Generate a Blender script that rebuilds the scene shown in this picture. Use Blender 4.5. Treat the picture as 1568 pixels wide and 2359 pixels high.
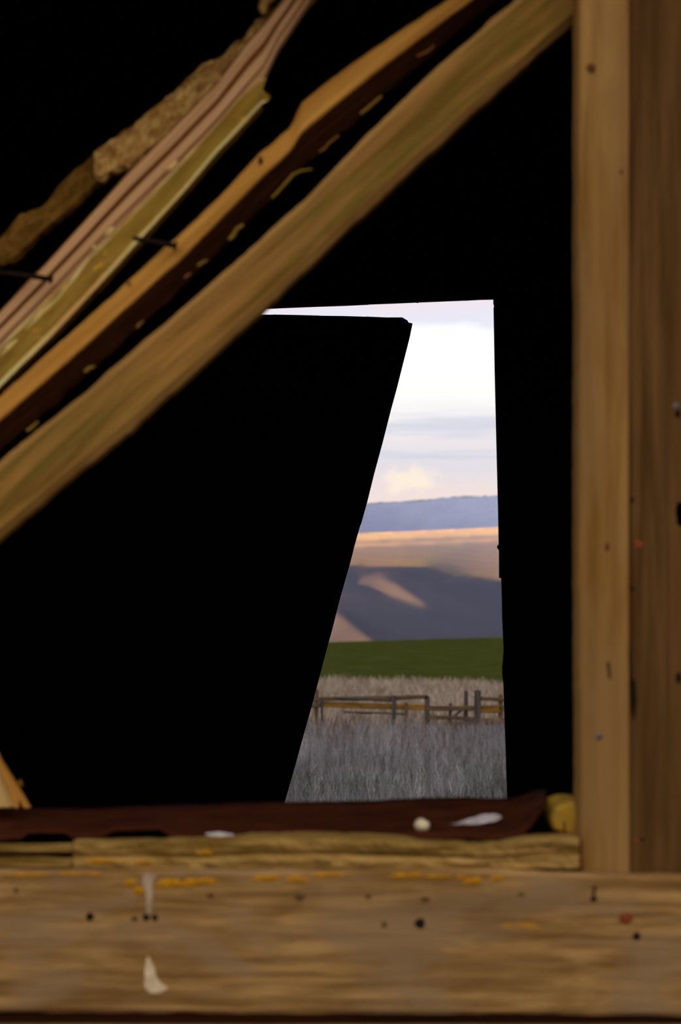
import bpy, bmesh, math, random
import numpy as np
from mathutils import Vector, Matrix

for o in list(bpy.data.objects):
    bpy.data.objects.remove(o)
SC = bpy.context.scene
COL = SC.collection

# ------------------------------------------------------------------ camera
F = 4000.0          # focal length in pixels of the 1568 x 2359 frame
CX, HY, EYE = 784.0, 1500.0, 1.6
cam_d = bpy.data.cameras.new('camera')
cam = bpy.data.objects.new('camera', cam_d)
COL.objects.link(cam)
cam.location = (0, 0, EYE)
cam.rotation_euler = (math.pi / 2, 0, 0)
cam_d.sensor_fit = 'VERTICAL'
cam_d.sensor_height = 36
cam_d.lens = F / 2359 * 36
cam_d.shift_y = (HY - 1179.5) / 2359
cam_d.clip_start = 0.05
cam_d.clip_end = 30000
cam_d.dof.use_dof = True
cam_d.dof.focus_distance = 7.95
cam_d.dof.aperture_fstop = 3.7
SC.camera = cam

vs = SC.view_settings
vs.view_transform = 'Standard'
vs.look = 'None'
vs.gamma = 1
vs.use_curve_mapping = False
vs.exposure = 0.0

# ------------------------------------------------------------------ sky
SUN = Vector((-0.93, 0.25, 0.20)).normalized()
SUN_STRENGTH = 26.0
SUN_COLOR = (1.0, 0.58, 0.28)
SKY_STRENGTH = 1.0


def make_world():
    w = bpy.data.worlds.new('sky')
    SC.world = w
    w.use_nodes = True
    nt = w.node_tree
    N, L = nt.nodes, nt.links
    N.clear()

    def nd(t, **k):
        n = N.new(t)
        for a, b in k.items():
            setattr(n, a, b)
        return n

    def mth(op, a, b=None, c=None):
        n = nd('ShaderNodeMath', operation=op)
        for i, v in enumerate((a, b, c)):
            if v is None:
                continue
            if isinstance(v, (int, float)):
                n.inputs[i].default_value = v
            else:
                L.new(v, n.inputs[i])
        return n.outputs[0]

    def mix(f, a, b):
        n = nd('ShaderNodeMix', data_type='RGBA')
        L.new(f, n.inputs[0])
        for i, v in ((6, a), (7, b)):
            if isinstance(v, tuple):
                n.inputs[i].default_value = (*v, 1)
            else:
                L.new(v, n.inputs[i])
        return n.outputs[2]
    tc = nd('ShaderNodeTexCoord')
    sx = nd('ShaderNodeSeparateXYZ')
    L.new(tc.outputs['Generated'], sx.inputs[0])
    x, y, z = sx.outputs
    hyp = mth('SQRT', mth('ADD', mth('MULTIPLY', x, x), mth('MULTIPLY', y, y)))
    t = mth('DIVIDE', z, mth('MAXIMUM', hyp, 0.02))       # tangent of the elevation
    az = mth('ARCTAN2', x, y)

    def streak(sa, st, seed, detail=4):
        c = nd('ShaderNodeCombineXYZ')
        L.new(mth('MULTIPLY', az, sa), c.inputs[0])
        L.new(mth('MULTIPLY', t, st), c.inputs[1])
        c.inputs[2].default_value = seed
        n = nd('ShaderNodeTexNoise')
        n.inputs['Scale'].default_value = 1
        n.inputs['Detail'].default_value = detail
        n.inputs['Roughness'].default_value = 0.55
        L.new(c.outputs[0], n.inputs['Vector'])
        return n.outputs['Fac']
    wob = streak(16, 40, 3.3)
    tw = mth('ADD', t, mth('MULTIPLY', mth('SUBTRACT', wob, 0.5), 0.02))
    ramp = nd('ShaderNodeValToRGB')
    L.new(mth('MULTIPLY', tw, 1 / 0.8), ramp.inputs[0])
    cr = ramp.color_ramp
    stops = [(0.00, (0.82, 0.66, 0.60)), (0.086, (0.90, 0.75, 0.71)), (0.096, (0.84, 0.75, 0.76)), (0.108, (0.77, 0.74, 0.79)),
             (0.125, (0.86, 0.81, 0.84)), (0.137, (0.93, 0.91, 0.92)), (0.148, (1.03, 1.01, 0.98)), (0.185, (1.06, 1.06, 1.06)),
             (0.1905, (0.82, 0.82, 0.94)), (0.202, (0.90, 0.78, 0.84)), (0.24, (0.92, 0.86, 0.88)), (0.45, (0.88, 0.84, 0.86)),
             (0.80, (0.80, 0.78, 0.82))]
    while len(cr.elements) < len(stops):
        cr.elements.new(0.5)
    for e, (p, c) in zip(cr.elements, stops):
        e.position = p / 0.8
        e.color = (*c, 1)
    col = ramp.outputs[0]

    def sstep(v, a, b):
        n = nd('ShaderNodeMapRange', interpolation_type='SMOOTHSTEP')
        L.new(v, n.inputs[0])
        n.inputs[1].default_value = a
        n.inputs[2].default_value = b
        return n.outputs[0]
    # long grey-blue streaks of cloud low over the hills
    s = sstep(streak(6, 170, 4.1, 3), 0.48, 0.62)
    low = mth('MULTIPLY', sstep(t, 0.096, 0.112), mth('SUBTRACT', 1.0, sstep(t, 0.130, 0.142)))
    col = mix(mth('MULTIPLY', mth('MULTIPLY', s, low), 0.85), col, (0.67, 0.68, 0.79))
    # one cream heap cloud above the far ridge
    pn = mth('MULTIPLY', mth('SUBTRACT', streak(110, 130, 8.7, 5), 0.5), 2.0)
    da = mth('DIVIDE', mth('SUBTRACT', az, 0.039), 0.0185)
    dt = mth('DIVIDE', mth('SUBTRACT', t, 0.0985), 0.0078)
    d = mth('ADD', mth('SQRT', mth('ADD', mth('MULTIPLY', da, da), mth('MULTIPLY', dt, dt))), pn)
    cm = mth('SUBTRACT', 1.0, sstep(d, 0.40, 1.30))
    col = mix(mth('MULTIPLY', cm, 0.9), col, (1.0, 0.87, 0.72))
    bg = nd('ShaderNodeBackground')
    L.new(col, bg.inputs[0])
    bg.inputs[1].default_value = SKY_STRENGTH
    out = nd('ShaderNodeOutputWorld')
    L.new(bg.outputs[0], out.inputs[0])


make_world()
sd = bpy.data.lights.new('sun', 'SUN')
sd.energy = SUN_STRENGTH
sd.color = SUN_COLOR
sd.angle = math.radians(0.6)
sun = bpy.data.objects.new('sun', sd)
COL.objects.link(sun)
sun.rotation_euler = SUN.to_track_quat('Z', 'Y').to_euler()
sun.location = (-30, 10, 30)

# ------------------------------------------------------------------ helpers
rng = random.Random(7)
W = {}


def P(px, py, Y):
    return Vector(((px - CX) / F * Y, Y, EYE + (HY - py) / F * Y))


def tag(o, label=None, cat=None, group=None, kind=None):
    if label: o['label'] = label
    if cat: o['category'] = cat
    if group: o['group'] = group
    if kind: o['kind'] = kind
    return o


def empty(name, loc):
    o = bpy.data.objects.new(name, None)
    COL.objects.link(o)
    o.location = loc
    o.empty_display_size = 0.1
    W[o] = Matrix.Translation(Vector(loc))
    return o


def attach(o, M, parent):
    W[o] = M.copy()
    if parent is not None:
        o.parent = parent
        o.matrix_parent_inverse = W[parent].inverted()
    o.matrix_basis = M


def frame_matrix(origin, axis):
    """local x along axis, local z as upright / outward as can be"""
    ax = Vector(axis).normalized()
    ref = Vector((0, -1, 0)) if abs(ax.y) < 0.9 else Vector((0, 0, 1))
    az_ = (ref - ax * ref.dot(ax)).normalized()
    ay = az_.cross(ax)
    M = Matrix((ax, ay, az_)).transposed().to_4x4()
    M.translation = Vector(origin)
    return M


def mk(name, verts, faces, mats, parent=None, midx=None, axis=(1, 0, 0), origin=None, smooth=False, bevel=0):
    verts = [Vector(v) for v in verts]
    if origin is None:
        c = sum(verts, Vector()) / len(verts)
        origin = Vector((c.x, c.y, min(v.z for v in verts)))
    M = frame_matrix(origin, axis)
    Mi = M.inverted()
    me = bpy.data.meshes.new(name)
    me.from_pydata([Mi @ v for v in verts], [], faces)
    bm = bmesh.new()
    bm.from_mesh(me)
    bmesh.ops.recalc_face_normals(bm, faces=bm.faces)
    bm.to_mesh(me)
    bm.free()
    if not isinstance(mats, (list, tuple)):
        mats = [mats]
    for m in mats:
        me.materials.append(m)
    if midx is not None:
        me.polygons.foreach_set('material_index', midx)
    if smooth:
        me.polygons.foreach_set('use_smooth', [True] * len(me.polygons))
    o = bpy.data.objects.new(name, me)
    COL.objects.link(o)
    attach(o, M, parent)
    if bevel:
        b = o.modifiers.new('bevel', 'BEVEL')
        b.width = bevel
        b.segments = 2
        b.limit_method = 'ANGLE'
    return o


def box(name, x0, x1, y0, y1, z0, z1, mat, parent=None, axis=(1, 0, 0), bevel=0):
    v = [(x, y, z) for z in (z0, z1) for y in (y0, y1) for x in (x0, x1)]
    f = [(0, 1, 3, 2), (4, 6, 7, 5), (0, 4, 5, 1), (2, 3, 7, 6), (0, 2, 6, 4), (1, 5, 7, 3)]
    return mk(name, v, f, mat, parent, axis=axis, bevel=bevel)


def boxes_mesh(name, lst, mat, parent=None):
    v, f = [], []
    for (x0, x1, y0, y1, z0, z1) in lst:
        b = len(v)
        v += [(x, y, z) for z in (z0, z1) for y in (y0, y1) for x in (x0, x1)]
        f += [tuple(i + b for i in q) for q in
              [(0, 1, 3, 2), (4, 6, 7, 5), (0, 4, 5, 1), (2, 3, 7, 6), (0, 2, 6, 4), (1, 5, 7, 3)]]
    return mk(name, v, f, mat, parent)


def prism(name, pts, y0, y1, mat, parent=None, axis=(1, 0, 0), bevel=0):
    """an outline in X,Z given thickness in Y"""
    n = len(pts)
    v = [(x, y0, z) for x, z in pts] + [(x, y1, z) for x, z in pts]
    f = [tuple(range(n)), tuple(range(2 * n - 1, n - 1, -1))]
    f += [(i, (i + 1) % n, n + (i + 1) % n, n + i) for i in range(n)]
    return mk(name, v, f, mat, parent, axis=axis, bevel=bevel)


def prism_px(name, pts, y0, thick, mat, parent=None, axis=(1, 0, 0), bevel=0):
    q = [P(a, b, y0) for a, b in pts]
    return prism(name, [(p.x, p.z) for p in q], y0, y0 + thick, mat, parent, axis, bevel)


class Wob:
    """smooth one-dimensional noise"""
    def __init__(s, seed):
        r = np.random.RandomState(seed)
        s.v = r.uniform(-1, 1, 4096)

    def __call__(s, x):
        i = math.floor(x)
        t = x - i
        t = t * t * (3 - 2 * t)
        return s.v[i % 4096] * (1 - t) + s.v[(i + 1) % 4096] * t


def interp(pts, x):
    if x <= pts[0][0]:
        a, b = pts[0], pts[1]
    elif x >= pts[-1][0]:
        a, b = pts[-2], pts[-1]
    else:
        for a, b in zip(pts, pts[1:]):
            if a[0] <= x <= b[0]:
                break
    return a[1] + (b[1] - a[1]) * (x - a[0]) / (b[0] - a[0])


def board(name, up, lo, p0, p1, n, section, Y, thick, mats, smat=None, jit=(2.0, 2.0), jfreq=30, yj=0.0,
          ext0=None, ext1=None, vertical=False, seed=1, parent=None, ydrift=(0, 0), bevel=0, endjag=(0, 0), smooth=False, notch=None):
    """A warped plank.  up / lo are its two long edges, section its front relief as
    (fraction across, depth set-back); Y the distance of its front, thick its thickness."""
    st = [p0 + (p1 - p0) * i / (n - 1) for i in range(n)]
    if ext0: st = [ext0[0]] + st
    if ext1: st = st + [ext1[0]]
    R = len(section)
    ws = [Wob(seed * 31 + k) for k in range(R + 4)]
    rings = []
    for si, s in enumerate(st):
        a, b = interp(up, s), interp(lo, s)
        if ext0 and s < p0:
            a = interp(up, p0) + ext0[1] * (s - p0)
            b = interp(lo, p0) + ext0[1] * (s - p0)
        if ext1 and s > p1:
            a = interp(up, p1) + ext1[1] * (s - p1)
            b = interp(lo, p1) + ext1[1] * (s - p1)
        f = (s - p0) / (p1 - p0)
        y = Y + ydrift[0] + (ydrift[1] - ydrift[0]) * min(max(f, 0), 1)
        first, last = si == 0, si == len(st) - 1
        ring = []
        for k, (fr, dy) in enumerate(section):
            amp = jit[0] * (1 - fr) + jit[1] * fr
            j = amp * (ws[k](s / jfreq) * 0.6 + ws[k](s / (jfreq * .31) + 50) * 0.4)
            if 0 < k < R - 1: j *= .3
            q = a + (b - a) * fr + j
            if notch and k == R - 1: q = interp(notch, s) + j * .4
            ss = s
            if last and endjag[1]: ss += endjag[1] * ws[k](k * 1.7 + 9)
            if first and endjag[0]: ss += endjag[0] * ws[k](k * 1.7 + 3)
            yy = y + dy + yj * (ws[k](s / (jfreq * .6) + 20) * .6 + ws[k](s / (jfreq * .2) + 70) * .4)
            ring.append(P(q, ss, yy) if vertical else P(ss, q, yy))
        # back edge follows the front outline at the same real height
        b1 = ring[-1].copy(); b1.y = y + thick
        b0 = ring[0].copy(); b0.y = y + thick
        rings.append(ring + [b1, b0])
    m = R + 2
    v = [p for r in rings for p in r]
    f, mi = [], []
    for i in range(len(rings) - 1):
        for k in range(m):
            f.append((i * m + k, i * m + (k + 1) % m, (i + 1) * m + (k + 1) % m, (i + 1) * m + k))
            mi.append(smat[k] if smat and k < len(smat) else 0)
    f.append(tuple(range(m))); mi.append(0)
    f.append(tuple(range(len(v) - 1, len(v) - m - 1, -1))); mi.append(0)
    k0 = 1 if ext0 else 0
    axis = rings[-2][0] - rings[k0][0]
    return mk(name, v, f, mats, parent, mi, axis=axis, origin=(rings[k0][0] + rings[k0][R - 1]) / 2, bevel=bevel, smooth=smooth)


def blob(name, px, py, Y, rx, ry, depth, mat, parent=None, seg=10, seed=0, rough=.15, axis=(1, 0, 0), pointed=0):
    """a low dome on a front-facing surface: nail heads, knots, droppings"""
    c = P(px, py, Y)
    s = Y / F
    r = random.Random(seed + int(px * 7 + py * 13))
    k = [1 + r.uniform(-rough, rough) for _ in range(seg)]
    v, f = [], []
    for (q, d) in ((1.0, .4), (1.0, 0), (.75, -.6), (.4, -.92)):
        for i in range(seg):
            a = 2 * math.pi * i / seg
            v.append((c.x + math.cos(a) * rx * s * q * k[i], Y + d * depth, c.z + math.sin(a) * ry * s * q * k[i]))
    v.append((c.x, Y - depth, c.z))
    for j in range(3):
        for i in range(seg):
            f.append((j * seg + i, j * seg + (i + 1) % seg, (j + 1) * seg + (i + 1) % seg, (j + 1) * seg + i))
    for i in range(seg):
        f.append((3 * seg + i, 3 * seg + (i + 1) % seg, 4 * seg))
    f.append(tuple(range(seg)))
    return mk(name, v, f, mat, parent, axis=axis, smooth=True)


def tube(name, pts, radii, mat, parent=None, seg=8, smooth=True, flat=1.0):
    pts = [Vector(p) for p in pts]
    v, f = [], []
    for i, p in enumerate(pts):
        d = (pts[min(i + 1, len(pts) - 1)] - pts[max(i - 1, 0)]).normalized()
        u = d.cross(Vector((0, 1, 0)))
        if u.length < .1: u = d.cross(Vector((1, 0, 0)))
        u.normalize()
        w = d.cross(u)
        for k in range(seg):
            a = 2 * math.pi * k / seg
            v.append(p + (u * math.cos(a) + w * math.sin(a) * flat) * radii[i])
    for i in range(len(pts) - 1):
        for k in range(seg):
            f.append((i * seg + k, i * seg + (k + 1) % seg, (i + 1) * seg + (k + 1) % seg, (i + 1) * seg + k))
    f.append(tuple(range(seg)))
    f.append(tuple(range(len(v) - 1, len(v) - seg - 1, -1)))
    return mk(name, v, f, mat, parent, axis=pts[-1] - pts[0], origin=pts[0], smooth=smooth)


# ------------------------------------------------------------------ materials
def mat_base(name):
    m = bpy.data.materials.new(name)
    m.use_nodes = True
    nt = m.node_tree
    b = nt.nodes['Principled BSDF']
    b.inputs['Roughness'].default_value = 0.85
    b.inputs['Specular IOR Level'].default_value = 0.08
    return m, nt, b


GAIN = {'weathered siding': (1.85, 1.78, 1.28), 'weathered post edge': (1.6, 1.5, 1.0), 'weathered post face': (1.2, 1.08, .76),
        'green grey beam': (1.48, 1.25, .6), 'rubbed beam edge': (1.5, 1.3, .75), 'bare tan wood': (1.56, 1.25, .69), 'dark red-brown wood': (1.9, 1.9, 1.7),
        'pinkish grey plank': (1.85, 1.78, 1.45), 'brown groove': (1.7, 1.6, 1.3), 'mossy plank': (2, 1.8, 1.1), 'rough torn wood': (2.35, 2.0, 1.65), 'rough dark wood': (2.1, 1.9, 1.2),
        'rusty sheet': (1.9, 1.45, 1.0), 'lichen stained sill': (1.65, 1.55, 1.15), 'lichened log end': (2.1, 1.95, .9), 'pale worn edge': (2.1, 1.9, 1.7),
        'orange lichen': (1.6, 1.5, 1.0), 'white dropping': (1.08, .98, .95), 'bleached grass': (.76, .81, .89), 'green grass': (1, 1, 1), 'straw grass': (1.14, 1.2, 1.36),
        'young green crop': (1.25, 1.13, 1.4)}


def gained(name, *cols):
    g = GAIN.get(name, (1, 1, 1))
    return [tuple(min(.95, c * k) for c, k in zip(col, g)) if col else None for col in cols]


def plain(name, col, rough=.85, noise=None, bump=0.0, spec=.08):
    m, nt, b = mat_base(name)
    col, = gained(name, col)
    b.inputs['Roughness'].default_value = rough
    b.inputs['Specular IOR Level'].default_value = spec
    N, L = nt.nodes, nt.links
    tc = N.new('ShaderNodeTexCoord')
    n = N.new('ShaderNodeTexNoise')
    n.inputs['Scale'].default_value = noise or 20
    n.inputs['Detail'].default_value = 5
    L.new(tc.outputs['Object'], n.inputs['Vector'])
    r = N.new('ShaderNodeValToRGB')
    r.color_ramp.elements[0].position = .3
    r.color_ramp.elements[1].position = .7
    r.color_ramp.elements[0].color = (*[c * .7 for c in col], 1)
    r.color_ramp.elements[1].color = (*[min(1, c * 1.3) for c in col], 1)
    L.new(n.outputs['Fac'], r.inputs[0])
    L.new(r.outputs[0], b.inputs['Base Color'])
    if bump:
        bp = N.new('ShaderNodeBump')
        bp.inputs['Strength'].default_value = bump
        bp.inputs['Distance'].default_value = .01
        L.new(n.outputs['Fac'], bp.inputs['Height'])
        L.new(bp.outputs[0], b.inputs['Normal'])
    return m


def wood(name, dark, light, grain=(3, 60), patch=None, patch_amt=.5, lichen=None, lichen_t=.62, lichen_scale=22, seed=0.0,
         bump=.35, checks=.0, contrast=(.32, .68), patch_scale=(1.6, 7), patch2=None, patch2_amt=.6, patch2_scale=(2.2, 9)):
    """weathered wood, grain along local x"""
    dark, light, patch, lichen, patch2 = gained(name, dark, light, patch, lichen, patch2)
    m, nt, b = mat_base(name)
    N, L = nt.nodes, nt.links
    tc = N.new('ShaderNodeTexCoord')

    def noise(sx, sy, detail=6, off=0.0, rough=.6):
        mp = N.new('ShaderNodeMapping')
        mp.inputs['Scale'].default_value = (sx, sy, sy)
        mp.inputs['Location'].default_value = (seed + off, seed * 1.7 + off, off)
        L.new(tc.outputs['Object'], mp.inputs['Vector'])
        n = N.new('ShaderNodeTexNoise')
        n.inputs['Scale'].default_value = 1
        n.inputs['Detail'].default_value = detail
        n.inputs['Roughness'].default_value = rough
        n.inputs['Distortion'].default_value = .4
        L.new(mp.outputs[0], n.inputs['Vector'])
        return n.outputs['Fac']

    def mixc(f, a, c, mode='MIX'):
        n = N.new('ShaderNodeMix')
        n.data_type = 'RGBA'
        n.blend_type = mode
        if isinstance(f, float): n.inputs[0].default_value = f
        else: L.new(f, n.inputs[0])
        for i, v in ((6, a), (7, c)):
            if isinstance(v, tuple): n.inputs[i].default_value = (*v, 1)
            else: L.new(v, n.inputs[i])
        return n.outputs[2]

    def sstep(v, a, c, amt=1.0):
        n = N.new('ShaderNodeMapRange')
        n.interpolation_type = 'SMOOTHSTEP'
        L.new(v, n.inputs[0])
        n.inputs[1].default_value = a
        n.inputs[2].default_value = c
        n.inputs[4].default_value = amt
        return n.outputs[0]
    g = noise(*grain)
    col = mixc(sstep(g, *contrast), dark, light)
    if patch:
        col = mixc(sstep(noise(*patch_scale, 4, 5.0), .42, .62, patch_amt), col, patch)
    if patch2:
        col = mixc(sstep(noise(*patch2_scale, 5, 31.0), .44, .60, patch2_amt), col, patch2)
    if lichen:
        col = mixc(sstep(noise(lichen_scale * .6, lichen_scale, 5, 9.0), lichen_t, lichen_t + .06, .85), col, lichen)
    if checks:
        ck = sstep(noise(grain[0] * .7, grain[1] * 1.3, 3, 17.0), .66, .72, checks)
        col = mixc(ck, col, tuple(c * .3 for c in dark))
    L.new(col, b.inputs['Base Color'])
    bp = N.new('ShaderNodeBump')
    bp.inputs['Strength'].default_value = bump
    bp.inputs['Distance'].default_value = .006
    L.new(g, bp.inputs['Height'])
    L.new(bp.outputs[0], b.inputs['Normal'])
    return m


M = {}
M['siding'] = wood('weathered siding', (.125, .064, .023), (.32, .188, .085), (4, 55), patch=(.115, .058, .022), patch_amt=.55,
                   lichen=(.34, .15, .012), lichen_t=.69, lichen_scale=14, seed=3.1, checks=.35, patch_scale=(5, 16),
                   patch2=(.19, .125, .082), patch2_amt=.7, patch2_scale=(3.2, 8))
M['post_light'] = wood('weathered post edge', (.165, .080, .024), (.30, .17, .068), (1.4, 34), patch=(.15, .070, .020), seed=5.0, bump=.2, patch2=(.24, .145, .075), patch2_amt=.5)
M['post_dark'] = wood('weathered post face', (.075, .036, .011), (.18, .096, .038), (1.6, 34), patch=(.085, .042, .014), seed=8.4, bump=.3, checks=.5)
M['beam_green'] = wood('green grey beam', (.125, .080, .024), (.37, .215, .098), (2.6, 48), patch=(.145, .115, .034), patch_amt=.65, seed=1.7, bump=.3, patch_scale=(3, 22), patch2=(.30, .165, .085), patch2_amt=.55, patch2_scale=(3, 30))
M['beam_edge'] = wood('rubbed beam edge', (.24, .14, .055), (.36, .22, .10), (2, 40), seed=2.2)
M['tan'] = wood('bare tan wood', (.33, .18, .052), (.52, .31, .105), (2.0, 30), patch=(.36, .185, .045), seed=4.4, bump=.2)
M['umber'] = wood('dark red-brown wood', (.022, .006, .002), (.050, .016, .005), (2, 40), seed=6.1)  # split rail's lower face; also paints the lap shadow on the wall backing
M['pink'] = wood('pinkish grey plank', (.36, .20, .105), (.52, .31, .18), (1.4, 34), patch=(.38, .20, .09), seed=7.7, bump=.15)
M['groove'] = wood('brown groove', (.18, .075, .022), (.25, .11, .035), (2, 30), seed=7.9)
M['moss'] = wood('mossy plank', (.14, .085, .018), (.25, .16, .042), (9, 38), patch=(.15, .11, .022), lichen=(.40, .24, .03), lichen_t=.60, lichen_scale=34, seed=9.3)
M['pale'] = wood('pale worn edge', (.42, .25, .085), (.66, .44, .18), (5, 30), seed=9.9)
M['rough'] = wood('rough torn wood', (.15, .075, .020), (.52, .31, .11), (28, 50), patch=(.20, .10, .028), seed=11.2, bump=1.0, patch_scale=(9, 14))
M['rough_dark'] = wood('rough dark wood', (.07, .036, .007), (.16, .085, .02), (18, 36), patch=(.08, .04, .008), seed=12.5, bump=1.0, patch_scale=(8, 14))
M['sill'] = wood('lichen stained sill', (.085, .046, .009), (.42, .27, .105), (6, 60), patch=(.13, .078, .014), lichen=(.36, .17, .012), lichen_t=.66, lichen_scale=20, seed=13.3, checks=.3)
M['rust'] = wood('rusty sheet', (.016, .0045, .0018), (.046, .014, .005), (8, 22), patch=(.030, .008, .003), seed=14.4, bump=.3)
M['iron'] = plain('rusted iron', (.020, .010, .007), .7, 120)
M['rustred'] = plain('red rusted nail', (.26, .065, .018), .7, 120)
M['greynail'] = plain('grey nail', (.20, .16, .13), .5, 120)
M['faint'] = plain('dark stain in wood', (.16, .085, .030), .95, 60)
M['hole'] = plain('dark hole', (.018, .010, .004), .95, 60)
M['dropping'] = plain('white dropping', (.86, .64, .38), .8, 60)
M['flake'] = plain('white flake', (.62, .56, .52), .8, 60)
M['pebble'] = plain('cream pebble', (.93, .66, .38), .6, 60)
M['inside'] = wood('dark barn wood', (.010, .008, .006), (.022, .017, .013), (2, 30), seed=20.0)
M['outside'] = wood('outer barn wood', (.10, .07, .045), (.20, .14, .09), (2, 30), seed=21.0)
M['lichen_stub'] = wood('lichened log end', (.20, .125, .03), (.30, .19, .05), (20, 20), lichen=(.38, .21, .015), lichen_t=.52, lichen_scale=9, seed=15.6, bump=.15)
M['fence'] = wood('fence wood', (.10, .062, .036), (.19, .125, .075), (1.2, 16), lichen=(.34, .16, .03), lichen_t=.62, lichen_scale=5, seed=16)
M['fence_lichen'] = wood('orange lichened rail', (.20, .10, .02), (.42, .21, .028), (1.5, 14), patch=(.10, .07, .03), seed=17)
M['fence_grey'] = wood('grey fence post', (.058, .050, .046), (.125, .105, .092), (1.2, 16), seed=18)


# ------------------------------------------------------------------ land
def attr_mat(name, noise=.02, amt=.25, bump=0):
    m, nt, b = mat_base(name)
    N, L = nt.nodes, nt.links
    a = N.new('ShaderNodeVertexColor')
    a.layer_name = 'cover'
    tc = N.new('ShaderNodeTexCoord')
    n = N.new('ShaderNodeTexNoise')
    n.inputs['Scale'].default_value = noise
    n.inputs['Detail'].default_value = 6
    L.new(tc.outputs['Object'], n.inputs['Vector'])
    r = N.new('ShaderNodeMapRange')
    r.inputs[1].default_value = .3
    r.inputs[2].default_value = .7
    r.inputs[3].default_value = 1 - amt
    r.inputs[4].default_value = 1 + amt
    L.new(n.outputs['Fac'], r.inputs[0])
    mx = N.new('ShaderNodeVectorMath')
    mx.operation = 'SCALE'
    L.new(a.outputs[0], mx.inputs[0])
    L.new(r.outputs[0], mx.inputs['Scale'])
    L.new(mx.outputs[0], b.inputs['Base Color'])
    b.inputs['Roughness'].default_value = 1
    b.inputs['Specular IOR Level'].default_value = 0
    return m


def grid(name, V, mat, cols=None, smooth=True):
    ny, nx, _ = V.shape
    me = bpy.data.meshes.new(name)
    idx = np.arange(ny * nx).reshape(ny, nx)
    q = np.stack([idx[:-1, :-1], idx[:-1, 1:], idx[1:, 1:], idx[1:, :-1]], -1).reshape(-1, 4)
    me.vertices.add(ny * nx)
    me.vertices.foreach_set('co', V.reshape(-1).astype(np.float32))
    me.loops.add(q.size)
    me.loops.foreach_set('vertex_index', q.reshape(-1).astype(np.int32))
    me.polygons.add(len(q))
    me.polygons.foreach_set('loop_start', np.arange(0, q.size, 4, dtype=np.int32))
    me.polygons.foreach_set('loop_total', np.full(len(q), 4, dtype=np.int32))
    me.update(calc_edges=True)
    if smooth:
        me.polygons.foreach_set('use_smooth', [True] * len(q))
    if cols is not None:
        ca = me.color_attributes.new('cover', 'FLOAT_COLOR', 'POINT')
        c4 = np.ones((ny * nx, 4), np.float32)
        c4[:, :3] = cols.reshape(-1, 3)
        ca.data.foreach_set('color', c4.reshape(-1))
    me.materials.append(mat)
    o = bpy.data.objects.new(name, me)
    COL.objects.link(o)
    W[o] = Matrix()
    return o


def vnoise(x, y, seed, oct=4):
    r = np.random.RandomState(seed)
    T = r.uniform(-1, 1, (256, 256))
    out = 0
    amp = 1.0
    for _ in range(oct):
        xi, yi = np.floor(x).astype(int), np.floor(y).astype(int)
        fx, fy = x - xi, y - yi
        fx = fx * fx * (3 - 2 * fx)
        fy = fy * fy * (3 - 2 * fy)
        g = lambda a, b: T[a % 256, b % 256]
        out = out + amp * ((g(xi, yi) * (1 - fx) + g(xi + 1, yi) * fx) * (1 - fy) + (g(xi, yi + 1) * (1 - fx) + g(xi + 1, yi + 1) * fx) * fy)
        amp *= .5
        x, y = x * 2.03 + 7, y * 2.03 + 3
    return out


def in_poly(X, Y, poly):
    c = np.zeros(X.shape, bool)
    n = len(poly)
    for i in range(n):
        x0, y0 = poly[i]
        x1, y1 = poly[(i + 1) % n]
        if y0 == y1: continue
        t = (Y - y0) / (y1 - y0)
        c ^= ((y0 <= Y) != (y1 <= Y)) & (X < x0 + t * (x1 - x0))
    return c


# ground around the barn and the meadow behind it
def field_edge(X):        # where the dry grass gives way to the green crop
    return 84 - 1.45 * np.clip(X, -40, 40)


gx_ = np.concatenate([np.linspace(-600, -25, 12), np.linspace(-24, 30, 55), np.linspace(35, 600, 12)])
gy_ = np.concatenate([np.linspace(-400, -5, 8), np.linspace(0, 100, 60)])
GX, GY = np.meshgrid(gx_, gy_)
GZ = np.where((GY > 9) & (GY < 80), .05 * vnoise(GX / 3, GY / 3, 5), 0) - .02
gm = plain('dry meadow soil', (.12, .10, .08), 1, .8, spec=0)
tag(grid('ground', np.stack([GX, GY, GZ], -1), gm), kind='structure')

fx_ = np.concatenate([np.linspace(-900, -110, 10), np.linspace(-100, 120, 45), np.linspace(140, 900, 10)])
fs_ = np.linspace(0, 1, 40)
FX, FS = np.meshgrid(fx_, fs_)
FYn = field_edge(FX)
FY = FYn + FS * (520 - FYn)
ppx = CX + FX / 520 * F
far_py = 1479.5 - np.clip(ppx - 760, -900, 1200) * 11.5 / 395
far_z = EYE + (HY - far_py) / F * 520
FZ = .06 + far_z * FS ** 1.15
fm = plain('young green crop', (.040, .050, .0085), 1, .35, spec=0)
tag(grid('field', np.stack([FX, FY, FZ], -1), fm), kind='structure')

# brown hills: the slope behind the field, its plateau and golden crest
pxs = np.arange(-420, 2040, 6.0)
pys = np.arange(1502, 1204, -3.0)
PX, PY = np.meshgrid(pxs, pys)


def rim(px):
    return np.interp(px, [-420, 300, 700, 800, 900, 985, 1050, 1150, 1500, 2040], [1310, 1290, 1300, 1303, 1306, 1306, 1325, 1336, 1320, 1330])


def crest(px):
    return np.interp(px, [-420, 500, 820, 1000, 1150, 1500, 2040], [1240, 1238, 1229, 1222, 1215, 1222, 1235])


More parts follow.
